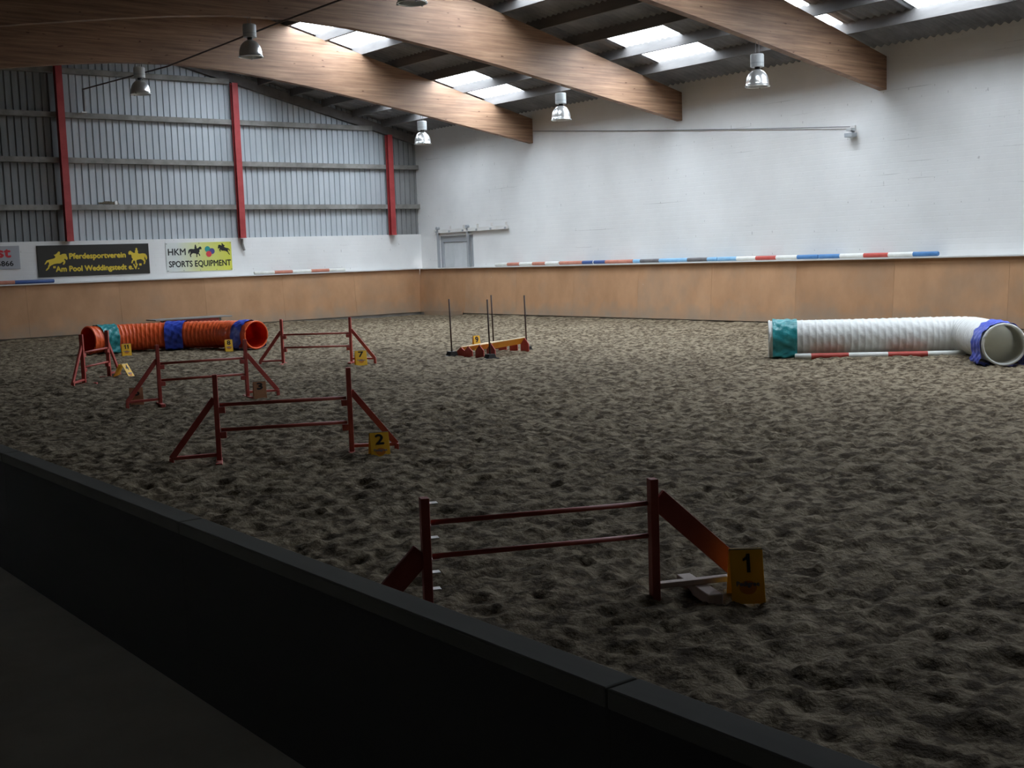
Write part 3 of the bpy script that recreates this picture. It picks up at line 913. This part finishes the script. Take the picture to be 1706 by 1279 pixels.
marker('3', (7.12, 14.74), tocam(7.1, 14.9, 0.1), 'dull brown marker plate with a dark 3', w=0.17, h=0.25, mt='dullplate', logo=False)
marker('4', (7.10, 19.60), tocam(7.0, 19.7, 1.05), 'yellow marker plate with a 4, turned edge-on', w=0.18, h=0.27, lean=0.15)
marker('7', (10.68, 18.08), tocam(10.6, 18.0, 0.15), 'yellow marker plate with a black 7 beside a red hurdle post', w=0.20, h=0.26)
marker('8', (10.80, 23.72), tocam(10.9, 23.9, 0.1), 'yellow marker plate with an 8 before the orange tunnel', w=0.16, h=0.25)
marker('11', (9.00, 24.82), tocam(9.0, 24.9, 0.1), 'yellow marker plate with the number 11 by the orange tunnel', w=0.19, h=0.25)
marker('9', (13.66, 18.72), tocam(13.6, 18.4, 0.3), 'bright yellow marker standing behind the long jump boards', w=0.13, h=0.30)

# ------------------------------------------------------------------ tunnels
def spline(pts, n):
    P = [Vector((*q, 0)) for q in pts]
    P = [P[0] * 2 - P[1]] + P + [P[-1] * 2 - P[-2]]
    out = []
    for i in range(1, len(P) - 2):
        for k in range(n):
            t_ = k / n
            a, b, c, d = P[i - 1], P[i], P[i + 1], P[i + 2]
            out.append(0.5 * ((2 * b) + (c - a) * t_ + (2 * a - 5 * b + 4 * c - d) * t_ ** 2 + (3 * b - a - 3 * c + d) * t_ ** 3))
    out.append(P[-2].copy())
    return out
def resample(path, step):
    ds = [0.0]
    for a, b in zip(path[:-1], path[1:]): ds.append(ds[-1] + (b - a).length)
    n = int(ds[-1] / step) + 1
    out = []
    for k in range(n + 1):
        s_ = ds[-1] * k / n
        j = min(max(int(np.searchsorted(ds, s_)) - 1, 0), len(path) - 2)
        t_ = (s_ - ds[j]) / max(ds[j + 1] - ds[j], 1e-9)
        out.append(path[j].lerp(path[j + 1], t_))
    return out, ds[-1]
def sweep(path, s0, s1, total, rfun, name, mt, parent, nseg=40, close_inner=None):
    n = len(path) - 1
    i0, i1 = max(0, int(round(s0 / total * n))), min(n, int(round(s1 / total * n)))
    vs = []; cnt = 0
    for i in range(i0, i1 + 1):
        d = (path[min(i + 1, n)] - path[max(i - 1, 0)]).normalized()
        side = Vector((d.y, -d.x, 0))
        for k in range(nseg):
            a = 2 * math.pi * k / nseg
            ox, oz = rfun(i * total / n, a)
            q = path[i] + side * ox
            vs.append((q.x, q.y, q.z + oz))
        cnt += 1
    fs = [(i * nseg + k, (i + 1) * nseg + k, (i + 1) * nseg + (k + 1) % nseg, i * nseg + (k + 1) % nseg) for i in range(cnt - 1) for k in range(nseg)]
    return MB().add(vs, fs).build(name, mt, parent, True)
def hsh(a, b):
    v = math.sin(a * 127.1 + b * 311.7) * 43758.5453
    return v - math.floor(v)
def tunnel(pts, label, outer, inner, bands, rib=0.10, R=0.30, zc=0.31, rim=None):
    path, total = resample(spline(pts, 14), 0.0125)
    c0 = path[len(path) // 2].copy()
    t = thing('agility_tunnel', label, 'tunnel', (c0.x, c0.y, 0))
    path = [Vector((q.x - c0.x, q.y - c0.y, zc)) for q in path]
    def rf(s_, a):
        ph_ = (s_ / rib) % 1.0
        sag = 0.011 * math.sin(math.pi * ph_) ** 0.6
        wr_ = 0.005 * math.sin(a * 9 + 5 * hsh(math.floor(s_ / rib), 1.0) + ph_ * 3) * math.sin(math.pi * ph_)
        r_ = R - sag + wr_
        return (r_ * math.cos(a), r_ * math.sin(a))
    sweep(path, 0, total, total, rf, 'fabric_tube', outer, t)
    o = sweep(path, 0, total, total, lambda s_, a: ((R - 0.028) * math.cos(a), (R - 0.028) * math.sin(a)), 'lining', inner, t)
    for e in (0, len(path) - 1):          # stiff end rings
        d = (path[min(e + 1, len(path) - 1)] - path[max(e - 1, 0)]).normalized()
        side = Vector((d.y, -d.x, 0))
        ring = [path[e] + side * ((R - 0.012) * math.cos(a)) + Vector((0, 0, (R - 0.012) * math.sin(a))) for a in [2 * math.pi * k / 40 for k in range(41)]]
        MB().tube(ring, 0.018, 8, caps=False).build('end_ring', rim or outer, t, True)
    for (a0, a1, mt, nm, flare) in bands:
        if a0 < 0: a0, a1 = total + a0, total + a1
        def bf(s_, a, flare=flare):
            r_ = R + 0.016 + 0.011 * math.sin(a * 5 + s_ * 13) * math.sin(s_ * 9 + a * 8) + 0.007 * math.sin(s_ * 33 - a * 11 + 2 * math.sin(a * 3))
            x_, z_ = r_ * math.cos(a), r_ * math.sin(a)
            if z_ < 0:                    # the bag hangs straight down and spreads on the sand
                x_ = math.copysign(max(abs(x_), r_ * (0.80 + 0.35 * flare * (-z_ / R)) * min(1, abs(math.cos(a)) * 2.2)), math.cos(a))
                z_ = max(z_, -zc - 0.005)
            return (x_, z_)
        sweep(path, a0, a1, total, bf, nm, mt, t, 56)
    return t, total
tunnel([ra(-9.02, 25.62), ra(-8.75, 25.95), ra(-8.2, 26.3), ra(-7.35, 26.45), ra(-6.4, 26.3), ra(-5.9, 26.0), ra(-5.42, 25.55)],
       'bright orange ribbed fabric tunnel with blue and teal straps', 'orangef', 'orangein',
       [(0.20, 0.62, 'tealf', 'teal_cover', 0.4), (1.72, 2.17, 'bluef', 'blue_cover', 0.3), (-0.52, -0.14, 'bluef', 'blue_cover', 1.0)])
tunnel([ra(4.22, 19.50), ra(5.2, 19.30), ra(6.3, 19.14), ra(6.85, 19.06), ra(7.14, 18.92), ra(7.23, 18.58), ra(7.15, 17.95), ra(7.0, 16.95)],
       'white ribbed fabric tunnel bent at its blue-strapped end', 'whitef', 'whitein',
       [(0.05, 0.44, 'tealf', 'teal_cover', 0.4), (-0.62, -0.08, 'bluef', 'blue_cover', 0.8)], rib=0.105, R=0.30)
p0 = ra(4.53, 19.06); p1 = ra(7.2, 18.62)
pole((p0[0], p0[1], 0.045), (p1[0] - p0[0], p1[1] - p0[1]), [(.25, W_), (.58, R_), (.60, W_), (.60, R_), (.63, W_)], .05,
     'white and red pole lying on the sand against the white tunnel')

# ------------------------------------------------------------------ long jump with corner poles
U = Vector((1.24, 0.56, 0)).normalized()
ang = math.atan2(U.y, U.x)
ends = [((12.78, 18.02), .155), ((12.70, 17.68), .19), ((12.72, 17.36), .225), ((12.78, 17.10), .265)]
elab = ['lowest red and orange long jump board by the black pole foot', 'second lowest long jump board, red ends and orange top',
        'second highest long jump board, red ends and orange top', 'tallest red and orange long jump board']
for (e, hh), lab in zip(ends, elab):
    t = thing('long_jump_board', lab, 'long jump', (e[0], e[1], 0), ang, 'boards of the long jump')
    LL = 1.32; wd = 0.17
    for x0 in (0.0, LL):
        pp = [(-wd / 2, -0.02), (wd / 2, -0.02), (wd / 2, hh * 0.55), (0.0, hh), (-wd / 2, hh * 0.55)]
        q = fix_normals(MB().prism(pp, 'x', x0 - 0.012, x0 + 0.012).build('end_panel', 'red', t))
    bevel(MB().bar((0.012, wd * 0.25, hh * 0.775), (LL - 0.012, wd * 0.25, hh * 0.775), 0.012, math.hypot(wd / 2, hh * 0.45), up=(0, -wd * 0.5, hh * 0.45)).build('sloping_board', 'orangeboard', t), 0.002)
    MB().box((0, -0.012, hh - 0.004), (LL, 0.012, hh + 0.010)).build('ridge_strip', 'creamedge', t)
cps = [(12.64, 18.12), (12.65, 16.96), (14.12, 18.80), (14.12, 17.76)]
clab = ['thin dark corner pole on black foot beside the lowest long jump board', 'thin dark corner pole on black foot before the tallest long jump board',
        'thin dark corner pole at the far end of the lowest long jump board', 'thin dark corner pole at the far end of the tallest long jump board']
for (cx_, cy_), lab in zip(cps, clab):
    t = thing('corner_pole', lab, 'pole', (cx_, cy_, 0), ang * 0.3, 'corner poles of the long jump')
    MB().tube([(0, 0, 0.02), (-0.012, 0.01, 1.05)], 0.014, 8).build('rod', 'rodbrown', t, True)
    pp = [(-0.11, -0.01), (0.11, -0.01), (0.065, 0.085), (-0.065, 0.085)]
    fix_normals(MB().prism(pp, 'y', -0.06, 0.06).build('foot', 'blackpl', t))
    MB().box((-0.17, -0.07, -0.01), (0.15, 0.07, 0.012)).build('ground_plate', 'blackpl', t)

# low table behind the orange tunnel
t = thing('dog_table', 'low grey table with red frame behind the orange tunnel', 'table', (13.45, 32.0, 0), 0.0)
bevel(MB().box((-1.12, -0.35, 0.36), (1.12, 0.35, 0.395)).build('table_top', 'greywood', t), 0.004)
MB().box((-0.75, -0.28, 0.26), (0.75, -0.25, 0.36)).build('side_rail', 'red', t)
MB().box((-0.75, 0.25, 0.26), (0.75, 0.28, 0.36)).build('side_rail', 'red', t)
for sx_ in (-0.72, 0.82):
    for sy_ in (-0.26, 0.26):
        MB().bar((sx_, sy_, -0.03), (sx_ * 0.97, sy_, 0.37), 0.04, 0.04, up=(0, 1, 0)).build('leg', 'greywood', t)

# ------------------------------------------------------------------ signs on the gable
JUMP = [(905, 690), (930, 650), (960, 610), (1010, 595), (1080, 580), (1130, 565), (1150, 540), (1130, 510), (1115, 490), (1150, 490), (1190, 460),
        (1220, 425), (1250, 430), (1255, 460), (1240, 490), (1265, 500), (1300, 480), (1350, 475), (1385, 485), (1390, 520), (1410, 570), (1395, 610),
        (1375, 600), (1345, 580), (1330, 600), (1355, 630), (1350, 670), (1320, 710), (1290, 700), (1315, 670), (1310, 640), (1290, 650), (1240, 680),
        (1170, 680), (1110, 690), (1060, 710), (1010, 740), (1000, 775), (950, 820), (920, 825), (945, 785), (975, 760), (985, 720), (1005, 690),
        (1000, 650), (985, 640), (960, 660), (930, 690)]
WALK = [(858, 165), (862, 152), (874, 146), (884, 154), (898, 164), (908, 160), (906, 148), (912, 142), (911, 132), (918, 127), (924, 133), (923, 142), (928, 150),
        (926, 163), (934, 170), (962, 167), (980, 171), (990, 186), (991, 203), (984, 215), (978, 200), (972, 188), (970, 205), (978, 222), (972, 244), (962, 243),
        (967, 226), (955, 212), (942, 208), (918, 212), (912, 218), (914, 245), (904, 245), (904, 222), (896, 215), (888, 222), (884, 236), (875, 234), (880, 217),
        (889, 207), (880, 195), (880, 178), (872, 172), (863, 176)]
def emblem(name, poly_, x0, z0, w, h, mt, parent, y, flip=False):
    xs = [q[0] for q in poly_]; ys = [q[1] for q in poly_]
    out = []
    for (a, b) in poly_:
        fx = (a - min(xs)) / (max(xs) - min(xs)); fz = 1 - (b - min(ys)) / (max(ys) - min(ys))
        if flip: fx = 1 - fx
        out.append((x0 + fx * w, z0 + fz * h))
    return flat(name, out, mt, parent, y, 0.003)
s1 = thing('club_sign', 'black club sign with yellow horses and yellow lettering', 'sign', (9.70, GY - 0.03, 1.655))
bevel(MB().box((0, 0, 0), (3.04, 0.025, 0.835)).build('sign_board', 'signblack', s1), 0.006)
emblem('jumping_horse_emblem', JUMP, 0.17, 0.17, 0.62, 0.50, 'signyellow', s1, -0.001)
emblem('walking_horse_emblem', WALK, 2.45, 0.26, 0.53, 0.46, 'signyellow', s1, -0.001)
lettering('Pferdesportverein', 0.84, 0.42, 1.53, 0.19, 'signyellow', s1, -0.002, 0.05)
lettering('"Am Pool Weddingstedt e.V."', 0.40, 0.09, 2.40, 0.19, 'signyellow', s1, -0.002, 0.05)
s2 = thing('equipment_banner', 'white and lime banner with black sports equipment lettering', 'banner', (13.24, GY - 0.015, 1.67))
MB().box((0, 0, 0), (1.99, 0.01, 0.82)).build('banner_sheet', 'banner', s2)
lettering('HKM', 0.06, 0.47, 0.52, 0.18, 'black', s2, -0.002, 0.03)
lettering('SPORTS EQUIPMENT', 0.07, 0.10, 1.88, 0.20, 'black', s2, -0.002, 0.03)
emblem('walking_horse_emblem', WALK, 0.66, 0.40, 0.41, 0.36, 'black', s2, -0.001, flip=True)
emblem('jumping_horse_emblem', JUMP, 1.57, 0.44, 0.38, 0.34, 'black', s2, -0.001, flip=True)
for (cx_, cz_, mt) in ((1.25, 0.62, 'teal'), (1.38, 0.56, 'purple'), (1.28, 0.48, 'printred')):
    yo = {'teal': -0.001, 'purple': -0.0035, 'printred': -0.006}[mt]
    flat('round_dot', [(cx_ + 0.085 * math.cos(a * math.pi / 12), cz_ + 0.085 * math.sin(a * math.pi / 12)) for a in range(24)], mt, s2, yo, 0.002)
for ex, ez in ((0.03, 0.79), (1.0, 0.79), (1.96, 0.79), (0.03, 0.03), (0.5, 0.03), (1.0, 0.03), (1.5, 0.03), (1.96, 0.03)):
    flat('eyelet', [(ex + 0.014 * math.cos(a), ez + 0.014 * math.sin(a)) for a in (0, 1, 2, 3, 4, 5)], 'wire', s2, -0.001, 0.004)
s3 = thing('grey_sign', 'grey sign with red and black lettering at the edge of the gable', 'sign', (6.9, GY - 0.03, 1.90))
bevel(MB().box((0, 0, 0), (2.36, 0.02, 0.60)).build('sign_board', 'signgrey', s3), 0.008)
lettering('st', 1.80, 0.31, 0.33, 0.20, 'signred', s3, -0.002, 0.07)
lettering('5866', 1.78, 0.08, 0.40, 0.13, 'black', s3, -0.002, 0.04)

# ------------------------------------------------------------------ small fittings
wl = thing('wall_floodlight', 'small grey wall floodlight high on the white wall', 'lamp', (RX, 16.03, 4.1))
bevel(MB().box((-0.05, -0.05, 0.0), (0.0, 0.05, 0.22)).build('back_plate', 'ledge', wl), 0.004)
bevel(MB().box((-0.20, -0.07, 0.10), (-0.05, 0.07, 0.16)).build('arm_box', 'lampgrey', wl), 0.006)
bevel(MB().box((-0.22, -0.10, -0.03), (-0.04, 0.10, 0.06)).build('lamp_body', 'doorframe', wl), 0.008)
cb = MB().tube([(RX - 0.05, 16.1, 4.30), (RX - 0.03, 19.0, 4.55), (RX - 0.03, 23.0, 4.92), (RX - 0.03, 26.9, 5.30)], 0.010, 5).build('cable', 'wire')
tag(cb, 'thin dark cable running along the white wall to the floodlight', 'cable')
nb_ = MB()
for k in range(150):
    a = random.uniform(0, 6.28); rr = random.uniform(0.02, 0.2)
    x_, y_ = rr * 1.3 * math.cos(a), 0.25 * rr * math.sin(a)
    z_ = random.uniform(0.01, 0.09) * (1 - rr * 3) + 0.012
    th = random.uniform(-.6, .6)
    nb_.bar((x_ - 0.07 * math.cos(th), y_, z_ - 0.03 * math.sin(th)), (x_ + 0.07 * math.cos(th), y_, max(z_ + 0.03 * math.sin(th), 0.008)), 0.008, 0.008)
nest = thing('bird_nest', 'small straw bird nest with white scrap on the lowest girt', 'nest', (11.72, GY + 0.03, 3.565))
nb_.build('straw_heap', 'straw', nest)
bevel(MB().box((0.16, -0.04, 0.0), (0.24, 0.03, 0.10)).build('paper_scrap', 'clip', nest), 0.01)
